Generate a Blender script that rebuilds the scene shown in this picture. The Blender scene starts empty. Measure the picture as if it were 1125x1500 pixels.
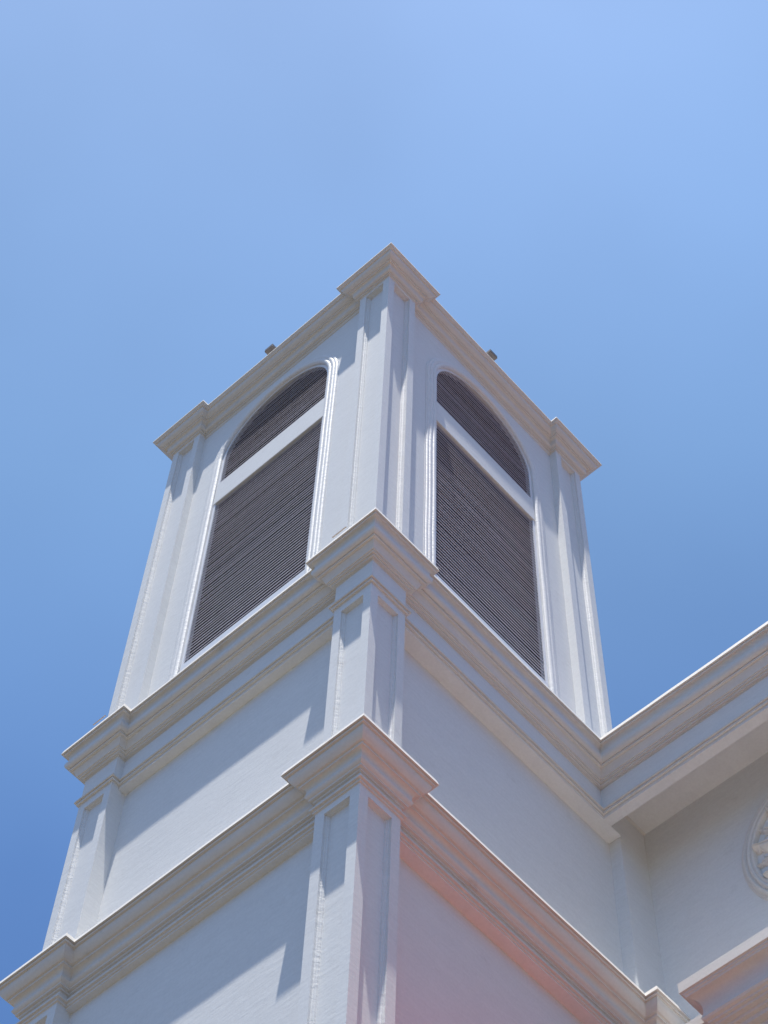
import bpy, bmesh, math, random
from mathutils import Vector, Matrix
random.seed(7)
scene = bpy.context.scene
R = math.radians

# ------------------------------------------------------------------ camera
F_PX, PITCH, YAW, ROLL = 3011.08, 61.5033, 44.5545, 2.8836
def cam_axes():
    p, y, r = R(PITCH), R(YAW), R(ROLL)
    fw = Vector((math.cos(p)*math.cos(y), math.cos(p)*math.sin(y), math.sin(p)))
    rt = Vector((math.sin(y), -math.cos(y), 0))
    up = rt.cross(fw)
    return rt*math.cos(r)+up*math.sin(r), up*math.cos(r)-rt*math.sin(r), fw
cr, cu, cf = cam_axes()
cam = bpy.data.cameras.new('camera')
co = bpy.data.objects.new('camera', cam)
scene.collection.objects.link(co)
m = Matrix((cr, cu, -cf)).transposed().to_4x4()
m.translation = Vector((-7.1102, -7.1219, 1.6))
co.matrix_world = m
cam.sensor_fit = 'VERTICAL'
cam.sensor_height = 36.0
cam.lens = 36.0*F_PX/1500.0
cam.clip_start, cam.clip_end = 0.1, 5000
scene.camera = co

# ------------------------------------------------------------------ sky, sun, exposure
SUN = Vector((-0.173, -0.093, 1.0)).normalized()
SUN_EL = math.asin(SUN.z)
w = bpy.data.worlds.new('World'); scene.world = w
w.use_nodes = True
nt = w.node_tree
sky = nt.nodes.new('ShaderNodeTexSky')
sky.sky_type = 'NISHITA'
sky.sun_disc = False
sky.sun_elevation = SUN_EL
sky.sun_rotation = math.atan2(SUN.x, SUN.y)
sky.air_density, sky.dust_density, sky.ozone_density = 1.0, 0.3, 2.5
bg = nt.nodes['Background']
bg.inputs['Strength'].default_value = 0.102
# hazy summer air: the sky brightens and pales towards the sun, and deepens away from it
tc = nt.nodes.new('ShaderNodeTexCoord')
dt = nt.nodes.new('ShaderNodeVectorMath'); dt.operation = 'DOT_PRODUCT'; dt.inputs[1].default_value = SUN
nt.links.new(tc.outputs['Generated'], dt.inputs[0])
rp = nt.nodes.new('ShaderNodeValToRGB')
for k, (p, c) in enumerate([(0.0, (.16, .24, .36)), (0.40, (.22, .31, .45)), (0.65, (.415, .525, .625)), (0.78, (.68, .765, .75)), (0.88, (.785, .83, .80)), (1.0, (.88, .88, .86))]):
    e = rp.color_ramp.elements[k] if k < 2 else rp.color_ramp.elements.new(p)
    e.position = p; e.color = (*c, 1)
nt.links.new(dt.outputs['Value'], rp.inputs[0])
hz = nt.nodes.new('ShaderNodeTexNoise'); hz.inputs['Scale'].default_value = 2.6; hz.inputs['Detail'].default_value = 4.5; hz.inputs['Roughness'].default_value = 0.45
nt.links.new(tc.outputs['Generated'], hz.inputs[0])
hr = nt.nodes.new('ShaderNodeMapRange'); hr.inputs['From Min'].default_value = 0.3; hr.inputs['From Max'].default_value = 0.7; hr.inputs['To Min'].default_value = 1.78; hr.inputs['To Max'].default_value = 2.22
nt.links.new(hz.outputs[0], hr.inputs[0])
s1 = nt.nodes.new('ShaderNodeVectorMath'); s1.operation = 'SCALE'
nt.links.new(rp.outputs[0], s1.inputs[0]); nt.links.new(hr.outputs[0], s1.inputs['Scale'])
s2 = nt.nodes.new('ShaderNodeVectorMath'); s2.operation = 'MULTIPLY'
nt.links.new(sky.outputs[0], s2.inputs[0]); nt.links.new(s1.outputs[0], s2.inputs[1])
nt.links.new(s2.outputs[0], bg.inputs[0])
sl = bpy.data.lights.new('sun', 'SUN')
sl.energy = 4.9
sl.angle = R(0.5)
sl.color = (1.0, 0.96, 0.89)
so = bpy.data.objects.new('sun', sl)
scene.collection.objects.link(so)
so.rotation_euler = SUN.to_track_quat('Z', 'Y').to_euler()
so.location = (-20, -12, 60)
scene.view_settings.view_transform = 'Standard'
scene.view_settings.look = 'None'
scene.view_settings.gamma = 1
scene.view_settings.exposure = 0.5
scene.cycles.max_bounces = 8
scene.cycles.diffuse_bounces = 5

# ------------------------------------------------------------------ helpers
C = scene.collection
def obj(name, bm, mat, parent=None, smooth=24, loc=None):
    me = bpy.data.meshes.new(name)
    bmesh.ops.recalc_face_normals(bm, faces=bm.faces)
    bm.to_mesh(me); bm.free()
    for m_ in (mat if isinstance(mat, tuple) else (mat,)): me.materials.append(m_)
    if smooth:
        me.polygons.foreach_set('use_smooth', [True]*len(me.polygons))
        me.set_sharp_from_angle(angle=R(smooth))
    o = bpy.data.objects.new(name, me)
    C.objects.link(o)
    if parent: o.parent = parent
    if loc: o.location = loc
    return o
def thing(name, label, cat, loc=(0, 0, 0), group=None):
    o = bpy.data.objects.new(name, None); C.objects.link(o)
    o.location = loc
    o['label'] = label; o['category'] = cat
    if group: o['group'] = group
    return o
def face(bm, pts):
    return bm.faces.new([bm.verts.new(p) for p in pts])
def box(bm, a, b):
    (x0, y0, z0), (x1, y1, z1) = a, b
    v = [bm.verts.new(p) for p in ((x0,y0,z0),(x1,y0,z0),(x1,y1,z0),(x0,y1,z0),(x0,y0,z1),(x1,y0,z1),(x1,y1,z1),(x0,y1,z1))]
    for f in ((0,3,2,1),(4,5,6,7),(0,1,5,4),(1,2,6,5),(2,3,7,6),(3,0,4,7)):
        bm.faces.new([v[i] for i in f])
    return v
def prism(bm, loop, z0, z1):
    a = [bm.verts.new((x, y, z0)) for x, y in loop]
    b = [bm.verts.new((x, y, z1)) for x, y in loop]
    n = len(loop)
    for i in range(n):
        j = (i+1) % n
        bm.faces.new((a[i], a[j], b[j], b[i]))
    bm.faces.new(a[::-1]); bm.faces.new(b)
def q(p0, c, p1, n=8):           # quadratic curve, end point included, start left out
    out = []
    for i in range(1, n+1):
        t = i/n
        out.append(tuple((1-t)**2*p0[k]+2*t*(1-t)*c[k]+t*t*p1[k] for k in (0, 1)))
    return out
def wob(x, y, z):                # a plasterer's hand: 2-3 mm of slow waver
    return (math.sin(x*2.3+z*5.1+y*1.7)+math.sin(x*5.9-y*4.7+z*2.2)*0.6+math.sin(x*11.3+y*13.1+z*7)*0.35)*0.0016
def sweep(bm, path, prof, z, closed=True, step=0.3):
    """run a moulding profile (outward, up) along a plan path, mitred at its corners"""
    n = len(path)
    segs = n if closed else n-1
    nr = []
    for i in range(segs):
        a, b = Vector(path[i]), Vector(path[(i+1) % n])
        d = (b-a).normalized(); nr.append(Vector((d.y, -d.x)))
    st = []                      # stations: point, offset vector
    for i in range(n):
        if closed or 0 < i < n-1:
            n1, n2 = nr[i-1], nr[i % segs]
            off = (n1+n2)/(1+n1.dot(n2))
        else:
            off = nr[0] if i == 0 else nr[-1]
        st.append((Vector(path[i]), off, False))
        if i < segs:
            a, b = Vector(path[i]), Vector(path[(i+1) % n])
            L = (b-a).length
            k = int((L-0.9)/step)
            if k > 0:
                for j in range(1, k):
                    st.append((a.lerp(b, (0.45+(L-0.9)*j/k)/L), nr[i], True))
    rings = []
    for p, off, free in st:
        r = []
        for pp, dz in prof:
            e = wob(p.x, p.y, z)+wob(p.x*3, p.y*3, z+dz)*0.12
            x, y = p.x+off.x*(pp+e), p.y+off.y*(pp+e)
            r.append(bm.verts.new((x, y, z+dz+wob(p.y*1.3, z, p.x)*0.9)))
        rings.append(r)
    m = len(rings)
    for i in range(m if closed else m-1):
        A, B = rings[i], rings[(i+1) % m]
        for k in range(len(prof)-1):
            bm.faces.new((A[k], B[k], B[k+1], A[k+1]))
    if not closed:
        bm.faces.new(rings[0]); bm.faces.new(rings[-1][::-1])
def plan(x0, y0, x1, y1, w, dl, dr, far_block=True):
    """tower plan: outer rectangle with projecting corner blocks of width w"""
    P = [(x0, y0), (x0+w, y0), (x0+w, y0+dr)]
    if far_block: P += [(x1-w, y0+dr), (x1-w, y0), (x1, y0)]
    else: P += [(x1, y0+dr)]
    if far_block: P += [(x1, y0+w), (x1-dl, y0+w)]
    else: P += [(x1, y0+w), (x1-dl, y0+w)]
    P += [(x1-dl, y1-w), (x1, y1-w), (x1, y1), (x1-w, y1), (x1-w, y1-dr), (x0+w, y1-dr), (x0+w, y1), (x0, y1),
          (x0, y1-w), (x0+dl, y1-w), (x0+dl, y0+w), (x0, y0+w)]
    return P

# ------------------------------------------------------------------ materials
def new_mat(name):
    M = bpy.data.materials.new(name); M.use_nodes = True
    return M, M.node_tree, M.node_tree.nodes['Principled BSDF']
def plaster(name, base, dirt, rough=0.62, streak=1.0, stain=0.5, fine=3.1, squash=7.5):
    """hand-trowelled painted render: stroke bumps nearly level, faint blotches and a few dirt stains"""
    M, t, b = new_mat(name)
    N, L = t.nodes.new, t.links.new
    geo = N('ShaderNodeNewGeometry')
    # strokes: world position squashed along z, slightly tilted
    mp = N('ShaderNodeMapping'); mp.inputs['Rotation'].default_value = (R(9), R(-11), 0); mp.inputs['Scale'].default_value = (1.3, 1.3, squash)
    L(geo.outputs['Position'], mp.inputs[0])
    n1 = N('ShaderNodeTexNoise'); n1.inputs['Scale'].default_value = fine; n1.inputs['Detail'].default_value = 7; n1.inputs['Roughness'].default_value = 0.62; n1.inputs['Distortion'].default_value = 0.6
    L(mp.outputs[0], n1.inputs[0])
    n2 = N('ShaderNodeTexNoise'); n2.inputs['Scale'].default_value = 95; n2.inputs['Detail'].default_value = 3
    L(geo.outputs['Position'], n2.inputs[0])
    n3 = N('ShaderNodeTexNoise'); n3.inputs['Scale'].default_value = 0.9; n3.inputs['Detail'].default_value = 4
    L(geo.outputs['Position'], n3.inputs[0])
    # colour: blotches + stains
    r3 = N('ShaderNodeMapRange'); r3.inputs['From Min'].default_value = 0.35; r3.inputs['From Max'].default_value = 0.7; r3.inputs['To Min'].default_value = 0.0; r3.inputs['To Max'].default_value = 0.16
    L(n3.outputs[0], r3.inputs[0])
    m1 = N('ShaderNodeMix'); m1.data_type = 'RGBA'
    m1.inputs['A'].default_value = (*base, 1); m1.inputs['B'].default_value = (*dirt, 1)
    L(r3.outputs[0], m1.inputs['Factor'])
    n4 = N('ShaderNodeTexNoise'); n4.inputs['Scale'].default_value = 2.4; n4.inputs['Detail'].default_value = 9; n4.inputs['Roughness'].default_value = 0.7
    mp4 = N('ShaderNodeMapping'); mp4.inputs['Location'].default_value = (3.3, 1.2, 7.7); mp4.inputs['Scale'].default_value = (1, 1, 1.6)
    L(geo.outputs['Position'], mp4.inputs[0]); L(mp4.outputs[0], n4.inputs[0])
    r4 = N('ShaderNodeMapRange'); r4.inputs['From Min'].default_value = 0.61; r4.inputs['From Max'].default_value = 0.8; r4.inputs['To Max'].default_value = stain
    L(n4.outputs[0], r4.inputs[0])
    m2 = N('ShaderNodeMix'); m2.data_type = 'RGBA'
    L(r4.outputs[0], m2.inputs['Factor']); L(m1.outputs['Result'], m2.inputs['A']); m2.inputs['B'].default_value = (0.36, 0.33, 0.29, 1)
    r5 = N('ShaderNodeMapRange'); r5.inputs['From Min'].default_value = 0.3; r5.inputs['From Max'].default_value = 0.7; r5.inputs['To Min'].default_value = 0.955; r5.inputs['To Max'].default_value = 1.02
    L(n1.outputs[0], r5.inputs[0])
    m3 = N('ShaderNodeVectorMath'); m3.operation = 'SCALE'
    L(m2.outputs['Result'], m3.inputs[0]); L(r5.outputs[0], m3.inputs['Scale'])
    n6 = N('ShaderNodeTexNoise'); n6.inputs['Scale'].default_value = 38; n6.inputs['Detail'].default_value = 4   # sandy grain of the paint
    L(geo.outputs['Position'], n6.inputs[0])
    r6 = N('ShaderNodeMapRange'); r6.inputs['From Min'].default_value = 0.25; r6.inputs['From Max'].default_value = 0.75; r6.inputs['To Min'].default_value = 0.96; r6.inputs['To Max'].default_value = 1.035
    L(n6.outputs[0], r6.inputs[0])
    m4 = N('ShaderNodeVectorMath'); m4.operation = 'SCALE'
    L(m3.outputs[0], m4.inputs[0]); L(r6.outputs[0], m4.inputs['Scale'])
    L(m4.outputs[0], b.inputs['Base Color'])
    b.inputs['Roughness'].default_value = rough
    b.inputs['Specular IOR Level'].default_value = 0.3
    b1 = N('ShaderNodeBump'); b1.inputs['Strength'].default_value = 0.55*streak; b1.inputs['Distance'].default_value = 0.012
    L(n1.outputs[0], b1.inputs['Height'])
    b2 = N('ShaderNodeBump'); b2.inputs['Strength'].default_value = 0.22; b2.inputs['Distance'].default_value = 0.004
    L(n2.outputs[0], b2.inputs['Height']); L(b1.outputs[0], b2.inputs['Normal'])
    L(b2.outputs[0], b.inputs['Normal'])
    return M
WALL = plaster('white_wall_render', (0.745, 0.745, 0.735), (0.63, 0.625, 0.61), streak=0.36, stain=0.3)
TRIM = plaster('white_moulding_render', (0.71, 0.682, 0.64), (0.56, 0.53, 0.48), streak=0.10, stain=0.55)
ROUGH = plaster('rough_trowelled_edge', (0.76, 0.755, 0.745), (0.66, 0.65, 0.635), streak=1.15, stain=0.4, fine=7.0, squash=3.2)
def plain(name, col, rough=0.5, metal=0.0, scale=0.0, amp=0.0):
    M, t, b = new_mat(name)
    b.inputs['Base Color'].default_value = (*col, 1)
    b.inputs['Roughness'].default_value = rough
    b.inputs['Metallic'].default_value = metal
    if scale:
        n = t.nodes.new('ShaderNodeTexNoise'); n.inputs['Scale'].default_value = scale; n.inputs['Detail'].default_value = 6
        g = t.nodes.new('ShaderNodeNewGeometry'); t.links.new(g.outputs['Position'], n.inputs[0])
        mx = t.nodes.new('ShaderNodeMix'); mx.data_type = 'RGBA'
        mx.inputs['A'].default_value = (*[c*(1-amp) for c in col], 1); mx.inputs['B'].default_value = (*[min(1, c*(1+amp)) for c in col], 1)
        t.links.new(n.outputs[0], mx.inputs['Factor']); t.links.new(mx.outputs['Result'], b.inputs['Base Color'])
    return M
FRAME = plain('white_painted_frame', (0.74, 0.75, 0.78), 0.4, 0, 9, 0.05)
SLAT = plain('mauve_grey_louvre_metal', (0.40, 0.385, 0.46), 0.5, 0.0, 14, 0.2)
DARK = plain('unlit_belfry_black', (0.012, 0.011, 0.014), 0.9)
LAMP = plain('brown_grey_lamp_metal', (0.10, 0.088, 0.088), 0.5, 0.2, 20, 0.2)
PALE = plain('pale_brown_metal', (0.42, 0.36, 0.32), 0.5, 0, 30, 0.1)
PAVE = plain('pale_concrete', (0.098, 0.083, 0.062), 0.85, 0, 0.8, 0.15)
COURT = plain('warm_paving', (0.13, 0.107, 0.073), 0.85, 0, 1.7, 0.18)
BRICK = plain('red_bounce_brick', (0.34, 0.085, 0.05), 0.85, 0, 2, 0.2)
CANOPY = plain('olive_bounce_concrete', (0.32, 0.33, 0.23), 0.85, 0, 2, 0.15)
ROOF = plain('grey_roof_sheet', (0.13, 0.095, 0.085), 0.7, 0, 1.5, 0.2)
TILE = plain('red_bounce_tile', (0.50, 0.06, 0.048), 0.7, 0, 3, 0.2)

# ------------------------------------------------------------------ levels and sizes (metres)
WX, WXL, WY = 4.0, 4.40, 4.07         # belfry width, width of the stages below, depth
Z_CROWN, Z_MID, Z_LOW = 27.097, 19.63, 15.948
CROWN = [(-0.30, 0.035), (0.226, 0.020), (0.235, -0.026), (0.226, -0.032), (0.204, -0.066), (0.188, -0.068), (0.187, -0.078)] \
    + q((0.187, -0.078), (0.182, -0.125), (0.160, -0.147), 6) + q((0.160, -0.147), (0.142, -0.160), (0.132, -0.172), 3) \
    + [(0.116, -0.172), (0.112, -0.196), (0.098, -0.194)] + q((0.098, -0.194), (0.070, -0.205), (0.066, -0.255), 7) + q((0.066, -0.255), (0.068, -0.290), (0.074, -0.302), 4) \
    + q((0.074, -0.302), (0.066, -0.326), (0.046, -0.334), 4) + [(0.030, -0.334), (0.028, -0.362), (0.008, -0.362), (0.006, -0.386), (-0.006, -0.404), (-0.12, -0.404)]
MID = [(-0.30, 0.05), (0.221, 0.031), (0.235, -0.036), (0.206, -0.038), (0.204, -0.046), (0.216, -0.048), (0.212, -0.062), (0.188, -0.062)] \
    + q((0.188, -0.062), (0.158, -0.080), (0.166, -0.150), 9) + q((0.166, -0.150), (0.186, -0.190), (0.188, -0.226), 6) + q((0.188, -0.226), (0.188, -0.262), (0.172, -0.280), 6) \
    + [(0.152, -0.292), (0.136, -0.290), (0.134, -0.302), (0.142, -0.304), (0.140, -0.322), (0.112, -0.322), (0.112, -0.330)] + q((0.112, -0.330), (0.094, -0.365), (0.076, -0.424), 6) \
    + [(0.062, -0.424), (0.060, -0.446), (0.038, -0.446), (0.036, -0.472), (0.010, -0.472), (0.008, -0.486), (-0.12, -0.486)]
MID_BEAD = [(-0.05, -0.846), (0.040, -0.850), (0.044, -0.856), (0.044, -0.882), (0.018, -0.880), (0.018, -0.890), (0.027, -0.892), (0.025, -0.920), (0.004, -0.918), (0.002, -0.944), (-0.03, -0.944)]
LOW = [(-0.30, 0.045), (0.213, 0.028), (0.227, -0.032), (0.198, -0.030), (0.198, -0.040), (0.208, -0.042), (0.204, -0.058), (0.184, -0.056), (0.184, -0.072)] \
    + q((0.184, -0.072), (0.178, -0.130), (0.134, -0.172), 8) + [(0.114, -0.174), (0.112, -0.202), (0.098, -0.202)] \
    + q((0.098, -0.202), (0.064, -0.210), (0.063, -0.262), 8) + q((0.063, -0.262), (0.066, -0.300), (0.076, -0.312), 4) + q((0.076, -0.312), (0.070, -0.340), (0.046, -0.352), 5) \
    + [(0.044, -0.372), (0.020, -0.374), (0.020, -0.400), (0.003, -0.402), (0.003, -0.486), (0.038, -0.490), (0.038, -0.512), (0.018, -0.514), (0.016, -0.544), (0.003, -0.546), (-0.002, -0.562), (-0.05, -0.562)]

# ------------------------------------------------------------------ the setting
bm = bmesh.new(); face(bm, [(-900, -900, 0), (900, -900, 0), (900, 900, 0), (-900, 900, 0)])
g_ = obj('ground', bm, PAVE, smooth=0); g_['kind'] = 'structure'; g_['label'] = 'pale concrete ground around the church'
bm = bmesh.new(); face(bm, [(-14, -12.9, 0.004), (4.3, -12.9, 0.004), (4.3, 12, 0.004), (-14, 12, 0.004)])
g_ = obj('forecourt', bm, COURT, smooth=0); g_['kind'] = 'structure'; g_['label'] = 'warm paving of the forecourt at the foot of the tower'

bm = bmesh.new(); face(bm, [(-0.6, -70, 0.008), (2.2, -70, 0.008), (2.2, 0, 0.008), (-0.6, 0, 0.008)]); face(bm, [(2.2, -70, 0.008), (60, -70, 0.008), (60, -13, 0.008), (2.2, -13, 0.008)])  # unseen paving, added for its red bounce on the right-hand faces
g_ = obj('red_bounce_paving', bm, BRICK, smooth=0); g_['kind'] = 'structure'; g_['label'] = 'unseen red brick paving beside the tower and beyond the nave, added to bounce red light'
# ------------------------------------------------------------------ bell tower
tower = thing('bell_tower', 'white rendered square bell tower with arched louvred openings and three bands of cornice', 'tower')

def panel_face(bm, F, s0, s1, z0, z1, margin, mtop, depth):
    """one pilaster face with a sunk panel and a stepped reveal; F maps (along, inward, up) to the world"""
    a0, a1, b0, b1 = s0+margin, s1-margin, z0+0.02, z1-mtop
    steps = [(0, 0), (0, depth*0.42), (0.010, depth*0.46), (0.016, depth*0.72), (0.022, depth*0.74), (0.026, depth)]
    def ring(inset, n, zi):
        return [bm.verts.new(F(*p)) for p in ((a0+inset, n, b0), (a1-inset, n, b0), (a1-inset, n, b1-zi), (a0+inset, n, b1-zi))]
    o = [bm.verts.new(F(*p)) for p in ((s0, 0, z0), (s1, 0, z0), (s1, 0, z1), (s0, 0, z1))]
    prev = o
    for inset, n in steps:
        r = ring(inset, n, inset*0.4)
        for i in range(4):
            j = (i+1) % 4
            f_ = bm.faces.new((prev[i], prev[j], r[j], r[i]))
            f_.material_index = 1 if n > 0 and i in (1, 3) else 0
        prev = r
    bm.faces.new(prev)
def pilaster(cx, cy, sx, sy, w, z0, z1, margin, mtop, depth, inner=0.35, plain_x=False, plain_y=False):
    """corner pilaster whose outer corner is (cx, cy); sx, sy point from it into the tower"""
    bm = bmesh.new()
    FX = lambda s, n, z: (cx+sx*n, cy+sy*s, z)     # face looking along x
    FY = lambda s, n, z: (cx+sx*s, cy+sy*n, z)     # face looking along y
    for F, pl in ((FX, plain_x), (FY, plain_y)):
        if pl: face(bm, [F(0, 0, z0), F(w, 0, z0), F(w, 0, z1), F(0, 0, z1)])
        else: panel_face(bm, F, 0, w, z0, z1, margin, mtop, depth)
    d = inner
    face(bm, [FX(w, 0, z0), FX(w, d, z0), FX(w, d, z1), FX(w, 0, z1)])
    face(bm, [FY(w, 0, z0), FY(w, d, z0), FY(w, d, z1), FY(w, 0, z1)])
    face(bm, [FX(0, 0, z1), FX(w, 0, z1), FX(w, d, z1), FX(d, d, z1), FY(w, d, z1), FY(w, 0, z1)])
    bmesh.ops.remove_doubles(bm, verts=bm.verts, dist=1e-5)
    return obj('corner_pilaster', bm, (WALL, ROUGH), tower, smooth=0)

# --- belfry stage
OT = 0.044                                     # the belfry stands 44 mm in from the stage below
tx0, ty0, tx1, ty1 = OT, OT, WX-OT, WY-OT
WALL_T = 0.108
zb, zt = Z_MID-0.05, Z_CROWN-0.38
for cx, cy, sx, sy in ((tx0, ty0, 1, 1), (tx0, ty1, 1, -1), (tx1, ty0, -1, 1), (tx1, ty1, -1, -1)):
    pilaster(cx, cy, sx, sy, 0.512, zb, zt, 0.105, 0.045, 0.072)
bm = bmesh.new(); sweep(bm, plan(tx0, ty0, tx1, ty1, 0.512, 0.095, 0.095), CROWN, Z_CROWN)
obj('crown_cornice', bm, TRIM, tower)
bm = bmesh.new(); prism(bm, [(tx0+.2, ty0+.2), (tx1-.2, ty0+.2), (tx1-.2, ty1-.2), (tx0+.2, ty1-.2)], Z_CROWN-0.3, Z_CROWN-0.02)
obj('roof', bm, WALL, tower, smooth=0)

# the two seen faces: (along, inward, up) -> world
RIGHT = lambda s, n, z: (s, ty0+n, z)
LEFT = lambda s, n, z: (tx0+n, s, z)
Z_SPRING, HALF = 25.42, 0.955
Z_SILL = 20.42
def arch_pts(c, r, zs, n=40, bottom=None):
    P = [(c-r, bottom)] if bottom is not None else []
    P += [(c-r*math.cos(math.pi*i/n), zs+r*math.sin(math.pi*i/n)) for i in range(n+1)]
    if bottom is not None: P.append((c+r, bottom))
    return P
def belfry_wall(F, c, smin, smax):
    bm = bmesh.new()
    n0, n1 = WALL_T, WALL_T+0.10
    A = arch_pts(c, HALF, Z_SPRING, 48, zb)
    for i in range(1, len(A)-2):               # over the arch
        (s0, z0), (s1, z1) = A[i], A[i+1]
        face(bm, [F(s0, n0, z0), F(s1, n0, z1), F(s1, n0, zt+.05), F(s0, n0, zt+.05)])
    face(bm, [F(smin, n0, zb), F(c-HALF, n0, zb), F(c-HALF, n0, Z_SPRING), F(c-HALF, n0, zt+.05), F(smin, n0, zt+.05)])
    face(bm, [F(smax, n0, zb), F(c+HALF, n0, zb), F(c+HALF, n0, Z_SPRING), F(c+HALF, n0, zt+.05), F(smax, n0, zt+.05)])
    for i in range(len(A)-1):                  # reveal
        (s0, z0), (s1, z1) = A[i], A[i+1]
        face(bm, [F(s0, n0, z0), F(s1, n0, z1), F(s1, n1, z1), F(s0, n1, z0)])
    bmesh.ops.remove_doubles(bm, verts=bm.verts, dist=1e-5)
    obj('belfry_wall', bm, WALL, tower, smooth=30)
def slats(F, c, z0, z1, half_at, seed, pitch=0.067):
    """one framed light of louvre blades, each a little out of true"""
    bm = bmesh.new()
    rnd = random.Random(seed)
    n = int((z1-z0)/pitch)
    drift = 0.0
    for i in range(n):
        z = z0+pitch*(i+0.5)
        h = half_at(z)
        if h < 0.08: continue
        drift = drift*0.85+rnd.uniform(-1, 1)*0.0009
        tilt = R(6)+rnd.uniform(-1, 1)*R(3.0)+drift*20
        sag0, sag1 = rnd.uniform(-1, 1)*0.0022+drift, rnd.uniform(-1, 1)*0.0022+drift
        nout = WALL_T+0.018+rnd.uniform(-1, 1)*0.0025
        segs = 4
        rows = []
        for k in range(segs+1):
            u = k/segs
            s = c-h+2*h*u
            dz = sag0*(1-u)+sag1*u-0.003*math.sin(math.pi*u)*rnd.uniform(0.5, 1)
            hgt, th = 0.0135, 0.008      # narrow strips leaning a little inward at the top
            ni, zi = math.sin(tilt)*hgt, math.cos(tilt)*hgt
            sec = [(0, 0), (ni, zi), (ni+th, zi), (th, -0.001)]
            rows.append([bm.verts.new(F(s, nout+a, z-0.02+b+dz)) for a, b in sec])
        for A, B in zip(rows, rows[1:]):
            m_ = len(A)
            for j in range(m_):
                bm.faces.new((A[j], A[(j+1) % m_], B[(j+1) % m_], B[j]))
        bm.faces.new(rows[0]); bm.faces.new(rows[-1][::-1])
    return bm
TRIM_PROF = [(0.0, 0.10), (0.0, -0.030), (0.012, -0.052), (0.030, -0.064), (0.048, -0.062), (0.058, -0.050), (0.060, -0.042), (0.074, -0.046), (0.090, -0.056), (0.106, -0.054), (0.116, -0.042),
             (0.118, -0.034), (0.134, -0.036), (0.148, -0.032), (0.156, -0.020), (0.158, -0.012), (0.176, -0.012), (0.178, 0.02)]
def window(F, c, seed):
    bm = bmesh.new()
    st = []                                    # centre line of the opening: point and outward direction
    nb = 14
    for i in range(nb): st.append((c-HALF+0.004, zb+(Z_SPRING-zb)*i/nb, -1, 0))
    for i in range(49):
        t = math.pi*i/48
        st.append((c-(HALF-.004)*math.cos(t), Z_SPRING+(HALF-.004)*math.sin(t), -math.cos(t), math.sin(t)))
    for i in range(nb-1, -1, -1): st.append((c+HALF-0.004, zb+(Z_SPRING-zb)*i/nb, 1, 0))
    rows = []
    for s, z, ds, dz in st:
        e = wob(s*2, z*2, c*3)*1.2
        rows.append([bm.verts.new(F(s+ds*(a+e), WALL_T+b*(0.62 if b < 0 else 1), z+dz*(a+e))) for a, b in TRIM_PROF])
    for A, B in zip(rows, rows[1:]):
        for k in range(len(TRIM_PROF)-1): bm.faces.new((A[k], B[k], B[k+1], A[k+1]))
    win = obj('arched_window', bm, ROUGH, tower, smooth=40)
    # thin white frame inside the opening, transom, sill rail
    bm = bmesh.new()
    hi = HALF-0.045
    O = arch_pts(c, HALF-0.006, Z_SPRING, 48, Z_SILL); I = arch_pts(c, hi, Z_SPRING, 48, Z_SILL)
    for i in range(len(O)-1):
        for n_, rev in ((WALL_T+0.008, 0),):
            face(bm, [F(O[i][0], n_, O[i][1]), F(O[i+1][0], n_, O[i+1][1]), F(I[i+1][0], n_, I[i+1][1]), F(I[i][0], n_, I[i][1])])
        face(bm, [F(I[i][0], WALL_T+.008, I[i][1]), F(I[i+1][0], WALL_T+.008, I[i+1][1]), F(I[i+1][0], WALL_T+.066, I[i+1][1]), F(I[i][0], WALL_T+.066, I[i][1])])
    bmesh.ops.remove_doubles(bm, verts=bm.verts, dist=1e-5)
    obj('window_frame', bm, FRAME, win, smooth=30)
    def rail(name, z0, z1, n0, n1, half):
        bm = bmesh.new()
        a, b = F(c-half, n0, z0), F(c+half, n1, z1)
        box(bm, tuple(map(min, a, b)), tuple(map(max, a, b)))
        bmesh.ops.bevel(bm, geom=bm.edges[:], offset=0.006, segments=2, affect='EDGES')
        return obj(name, bm, FRAME if name == 'sill_rail' else WALL, win, smooth=30)
    rail('transom', Z_T0, Z_T1, WALL_T-0.004, WALL_T+0.055, HALF-0.008)
    rail('sill_rail', zb, Z_SILL+0.07, WALL_T+0.001, WALL_T+0.06, HALF-0.008)
    obj('louvre_panel', slats(F, c, Z_SILL+0.08, Z_T0, lambda z: hi+0.02, seed), SLAT, win, smooth=0)
    obj('louvre_panel', slats(F, c, Z_T1, Z_SPRING+hi, lambda z: hi+0.02 if z < Z_SPRING else math.sqrt(max(0, (hi+0.02)**2-(z-Z_SPRING)**2)), seed+1), SLAT, win, smooth=0)
    bm = bmesh.new()                           # black box: the unlit inside behind the blades, its shade put into the colour
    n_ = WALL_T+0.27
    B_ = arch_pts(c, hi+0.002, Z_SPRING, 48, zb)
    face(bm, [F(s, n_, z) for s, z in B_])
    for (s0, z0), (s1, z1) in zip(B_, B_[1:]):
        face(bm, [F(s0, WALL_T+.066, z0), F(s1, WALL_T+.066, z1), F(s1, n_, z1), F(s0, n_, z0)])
    obj('shade_backing', bm, DARK, win, smooth=0)
Z_T0, Z_T1 = 24.20, 24.74
belfry_wall(RIGHT, 2.03, tx0+0.3, tx1-0.3)
belfry_wall(LEFT, 2.085, ty0+0.3, ty1-0.3)
window(RIGHT, 2.03, 11)
window(LEFT, 2.085, 23)
bm = bmesh.new()                               # the two far walls
box(bm, (tx1-WALL_T-0.2, ty0+0.3, zb), (tx1-WALL_T, ty1-0.3, zt+0.05))
box(bm, (tx0+0.3, ty1-WALL_T-0.2, zb), (tx1-WALL_T-0.2, ty1-WALL_T, zt+0.05))
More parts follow.
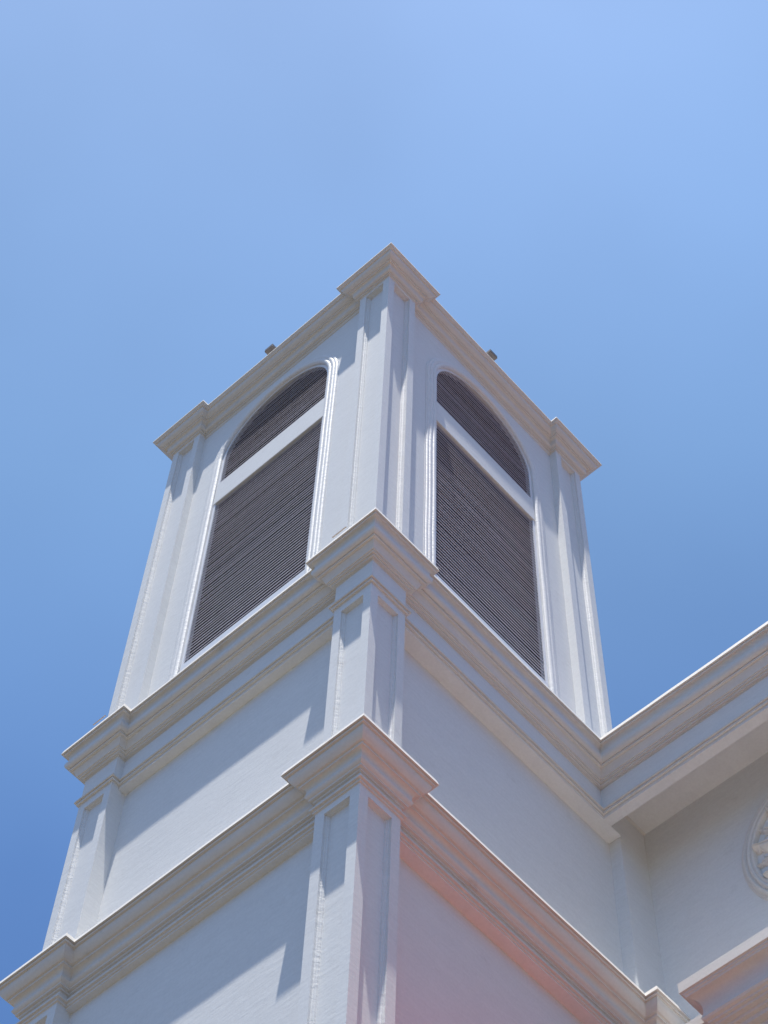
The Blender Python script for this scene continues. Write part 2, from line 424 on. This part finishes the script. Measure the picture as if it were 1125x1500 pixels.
obj('belfry_wall', bm, WALL, tower, smooth=0)

# --- middle stage
D = 0.098
WALL_ML, WALL_MR = 0.198, 0.245
z_sof = Z_MID-0.965
for cx, cy, sx, sy in ((0, 0, 1, 1), (0, WY, 1, -1), (WXL, WY, -1, -1)):
    pilaster(cx, cy, sx, sy, 0.49, Z_LOW-0.02, Z_MID-0.4, 0.10, Z_MID-0.4-18.59, 0.052)
bm = bmesh.new(); box(bm, (3.925, 0.104, Z_LOW-0.02), (WXL+0.4, 0.45, z_sof+0.55))
bmesh.ops.bevel(bm, geom=[e for e in bm.edges if abs(e.verts[0].co.z-e.verts[1].co.z) > 1], offset=0.006, segments=2, affect='EDGES')
obj('corner_pilaster', bm, WALL, tower, smooth=30)
mp_ = plan(0, 0, WXL, WY, 0.49, D, 0.08, False)
bead_ = mp_[5:]+mp_[:2]+[(0.49, 0.08), (3.745, 0.08)]   # stops at the eaves beam
bm = bmesh.new(); sweep(bm, mp_, MID, Z_MID); obj('belfry_cornice', bm, TRIM, tower)
bm = bmesh.new(); sweep(bm, bead_, MID_BEAD, Z_MID, closed=False); obj('frieze_moulding', bm, TRIM, tower)
bm = bmesh.new(); prism(bm, [(D, 0.081), (3.921, 0.081), (3.921, 0.32), (WXL-D, 0.32), (WXL-D, WY-D), (D, WY-D)], z_sof, Z_MID+0.03); obj('frieze', bm, WALL, tower, smooth=0)
bm = bmesh.new(); prism(bm, [(WALL_ML, WALL_MR), (WXL-.2, WALL_MR), (WXL-.2, WY-.2), (WALL_ML, WY-.2)], Z_LOW-0.1, z_sof+0.05); obj('wall', bm, WALL, tower, smooth=0)

# --- lower stage
OL = 0.022
lx0, ly0, lx1, ly1 = -OL, -OL, WXL+OL, WY+OL
for cx, cy, sx, sy in ((lx0, ly0, 1, 1), (lx0, ly1, 1, -1), (lx1, ly1, -1, -1), (lx1, ly0, -1, 1)):
    pilaster(cx, cy, sx, sy, 0.503, 0.0, Z_LOW-0.3, 0.107, Z_LOW-0.3-15.318, 0.058)
bm = bmesh.new(); sweep(bm, plan(lx0, ly0, lx1, ly1, 0.503, 0.105, 0.135), LOW, Z_LOW); obj('string_cornice', bm, TRIM, tower)
zs_ = Z_LOW-0.566
bm = bmesh.new(); prism(bm, [(lx0+.105, ly0+.135), (lx1-.105, ly0+.135), (lx1-.105, ly1-.105), (lx0+.105, ly1-.105)], zs_, Z_LOW+0.02); obj('frieze', bm, WALL, tower, smooth=0)
bm = bmesh.new(); prism(bm, [(0.148, 0.235), (WXL-.15, 0.235), (WXL-.15, WY-.15), (0.148, WY-.15)], 0, zs_+0.05); obj('wall', bm, WALL, tower, smooth=0)

# ------------------------------------------------------------------ nave
nave = thing('church_nave', 'white church wall with deep eaves cornice, round relief medallion and entablature, joined to the tower', 'building')
NX, NB = 4.385, 3.635                           # wall plane, outer plane of the eaves beam
bm = bmesh.new(); box(bm, (NX, -12.5, 0), (18, 0.30, 19.2)); box(bm, (WXL+0.15, 0.29, 0), (17.9, 11.9, 19.1)); obj('wall', bm, WALL, nave, smooth=0)
zn = Z_MID+0.004
bm = bmesh.new(); sweep(bm, [(NB, 0.30), (NB, -12.5)], [(a, b) for a, b in MID], zn, closed=False); obj('eaves_cornice', bm, TRIM, nave)
bm = bmesh.new(); sweep(bm, [(NB, 0.30), (NB, -12.5)], MID_BEAD, zn, closed=False); obj('frieze_moulding', bm, TRIM, nave)
bm = bmesh.new(); box(bm, (NB, -12.5, z_sof+0.004), (NB+0.122, 0.2, zn+0.02)); obj('frieze', bm, WALL, nave, smooth=0)
bm = bmesh.new(); box(bm, (NB+0.12, -12.5, 19.15), (NX+0.1, 0.25, 19.55)); obj('soffit', bm, WALL, nave, smooth=0)
bm = bmesh.new(); box(bm, (NB+0.3, -12.5, 19.56), (18, 11.9, zn+0.01)); obj('roof', bm, ROOF, nave, smooth=0)

# medallion
MC, MR = (-1.95, 17.65), 0.95
def ring_mesh(bm, prof, n=160):
    rows = []
    for i in range(n):
        t = 2*math.pi*i/n
        rows.append([bm.verts.new((NX-h, MC[0]+r*math.cos(t), MC[1]+r*math.sin(t))) for r, h in prof])
    for i in range(n):
        A, B = rows[i], rows[(i+1) % n]
        for k in range(len(prof)-1): bm.faces.new((A[k], B[k], B[k+1], A[k+1]))
bm = bmesh.new()
ring_mesh(bm, [(0.985, -0.01), (0.98, 0.012), (0.955, 0.018), (0.95, 0.04), (0.935, 0.055), (0.915, 0.058), (0.90, 0.045), (0.895, 0.04), (0.885, 0.058), (0.87, 0.068), (0.852, 0.062), (0.845, 0.05), (0.838, 0.052), (0.825, 0.062), (0.81, 0.055), (0.80, 0.03), (0.80, -0.06)])
med = obj('medallion', bm, TRIM, nave, smooth=40)
def sm(a, b, x):
    t = max(0.0, min(1.0, (x-a)/(b-a))); return t*t*(3-2*t)
def leaf(r, th, n, off, r0, r1, wid, hgt):
    k = 2*math.pi/n
    p = (th-off+k/2) % k - k/2
    u = (r-r0)/(r1-r0)
    if u <= 0 or u >= 1: return 0.0
    v = abs(r*p)
    lobes = 0.50+0.50*abs(math.sin(u*math.pi*4.4+0.4))**0.7
    ww = wid*math.sin(math.pi*min(1, u*0.90+0.06))**0.6*lobes
    m_ = sm(0.0, 0.014, ww-v)
    if m_ <= 0: return 0.0
    x = v/max(ww, 1e-4)
    h = hgt*(0.5+0.5*math.cos(x*1.9))*(0.7+0.6*u*u)
    h -= 0.030*math.exp(-(v/0.009)**2)
    h -= 0.034*(0.5+0.5*math.cos((u*4.4*2-x*1.1)*math.pi))*sm(0.15, 0.4, x)
    return m_*max(h, 0.015)
bm = bmesh.new()
nr_, na = 120, 720
rows = []
for i in range(na):
    t = 2*math.pi*i/na; row = []
    for j in range(nr_+1):
        r = 0.805*(j+0.001)/nr_
        h = -0.065
        h += leaf(r, t, 10, 0.20, 0.10, 0.816, 0.19, 0.125)
        h = max(h, -0.055+leaf(r, t, 10, 0.20+math.pi/10, 0.30, 0.812, 0.13, 0.085))
        h = max(h, -0.045+0.11*math.sqrt(max(0, 1-(r/0.15)**2)))
        k_ = 2*math.pi/20                      # scroll tendrils between the leaves
        ph = (t-0.20) % k_-k_/2
        dd = math.hypot(r-0.68, r*ph)
        h = max(h, -0.055+0.065*math.exp(-((dd-0.042)/0.011)**2)*sm(0, 0.02, dd))
        row.append(bm.verts.new((NX-h-0.005, MC[0]+r*math.cos(t), MC[1]+r*math.sin(t))))
    rows.append(row)
for i in range(na):
    A, B = rows[i], rows[(i+1) % na]
    for j in range(nr_): bm.faces.new((A[j], B[j], B[j+1], A[j+1]))
obj('leaf_relief', bm, TRIM, med, smooth=60)

# entablature on the nave wall, lower right
EX, EY, EZ = 3.5, -0.58, 15.57
EP = 0.34
ENT = [(-0.6, 0.05), (EP-0.02, 0.004), (EP, -0.004), (EP, -0.124), (EP-0.019, -0.128), (EP-0.022, -0.150), (EP-0.033, -0.156), (EP-0.039, -0.176)] \
    + q((EP-0.039, -0.176), (EP-0.128, -0.186), (EP-0.134, -0.30), 12) + q((EP-0.134, -0.30), (EP-0.136, -0.37), (EP-0.112, -0.43), 6) \
    + [(EP-0.125, -0.452), (EP-0.150, -0.462), (EP-0.154, -0.482), (EP-0.180, -0.486), (EP-0.184, -0.512), (EP-0.23, -0.518), (EP-0.234, -0.55), (EP-0.27, -0.556), (EP-0.275, -0.60), (0.0, -0.61), (0.0, -1.6), (-0.3, -1.6)]
fx = EX+EP                                     # plane of the block
bm = bmesh.new()
sweep(bm, [(fx+0.41, 4.0), (fx+0.41, EY-EP), (fx, EY-EP), (fx, -5.6), (fx+0.41, -5.6), (fx+0.41, -9)], ENT, EZ, closed=False)
obj('entablature', bm, TRIM, nave)
bm = bmesh.new(); box(bm, (2.5, -5.6, 11.7), (fx-0.003, -0.9, 11.9)); obj('bounce_canopy', bm, CANOPY, nave, smooth=0)  # unseen slab, added to block red bounce and light the entablature olive

# unseen red lean-to under the frame, added to throw red light upward
porch = thing('added_bounce_porch', 'unseen red roofed porch between tower and nave, added to bounce red light', 'porch', (1.9, -0.5, 0))
bm = bmesh.new(); box(bm, (-1.2, -0.9, 0), (0.25, 0.72, 10.9)); obj('wall', bm, WALL, porch, smooth=0)
bm = bmesh.new()
n_ = 24
for i in range(n_):                            # courses rising towards the nave
    x0_ = -1.3+i*2.85/n_; x1_ = x0_+2.85/n_-0.004
    z0_ = 11.75+i*2.3/n_; z1_ = z0_+2.3/n_
    face(bm, [(x0_, -0.28, z0_+0.03), (x1_, -0.28, z1_), (x1_, 0.74, z1_), (x0_, 0.74, z0_+0.03)])
    face(bm, [(x0_, -0.28, z0_-0.01), (x0_, -0.28, z0_+0.03), (x0_, 0.74, z0_+0.03), (x0_, 0.74, z0_-0.01)])
for i in range(10):                            # lower front slope
    x0_ = -1.3+i*1.6/10; x1_ = x0_+0.156
    z0_ = 11.15+i*1.3/10; z1_ = z0_+0.13
    face(bm, [(x0_, -1.0, z0_+0.03), (x1_, -1.0, z1_), (x1_, -0.27, z1_+0.1), (x0_, -0.27, z0_+0.13)])
    face(bm, [(x0_, -1.0, z0_-0.01), (x0_, -1.0, z0_+0.03), (x0_, -0.27, z0_+0.13), (x0_, -0.27, z0_+0.09)])
obj('red_bounce_roof', bm, TILE, porch, smooth=0)

# ------------------------------------------------------------------ floodlights
def flood(loc, rot, label, slim=False):
    t = thing('floodlight', label, 'floodlight', loc, 'floodlights on the tower cornices')
    t.rotation_euler = (0, 0, rot)
    bm = bmesh.new()
    if slim:
        box(bm, (-0.007, -0.10, 0.0), (0.007, 0.10, 0.009))
    else:
        v = box(bm, (-0.045, -0.075, 0.0), (0.045, 0.075, 0.07))
    bmesh.ops.bevel(bm, geom=bm.edges[:], offset=0.004, segments=2, affect='EDGES')
    obj('housing', bm, LAMP if not slim else PALE, t, smooth=30)
    return t
def post(t, z0, z1, half=0.012, mat=None):
    bm = bmesh.new(); box(bm, (0.03-half, -half, z0), (0.03+half, half, z1))
    box(bm, (-0.05, -0.05, z0), (0.05, 0.05, z0+0.012))
    obj('post', bm, mat or LAMP, t, smooth=0)
a = flood((0.02, 2.25, 27.56), 0, 'brown box floodlight on the crown cornice above the left-hand arched window'); post(a, -0.45, 0.0)
b = flood((2.10, 0.02, 27.56), R(90), 'brown box floodlight on the crown cornice above the right-hand arched window'); post(b, -0.45, 0.0)
c_ = flood((-0.10, 0.41, 20.045), 0, 'thin flat pale brown uplight on the middle cornice at the near corner pilaster', True); post(c_, -0.42, 0.0, 0.006, TRIM)
d_ = flood((-0.10, 3.95, 20.05), 0, 'thin flat pale brown uplight on the middle cornice at the far left corner pilaster', True); post(d_, -0.42, 0.0, 0.006, TRIM)
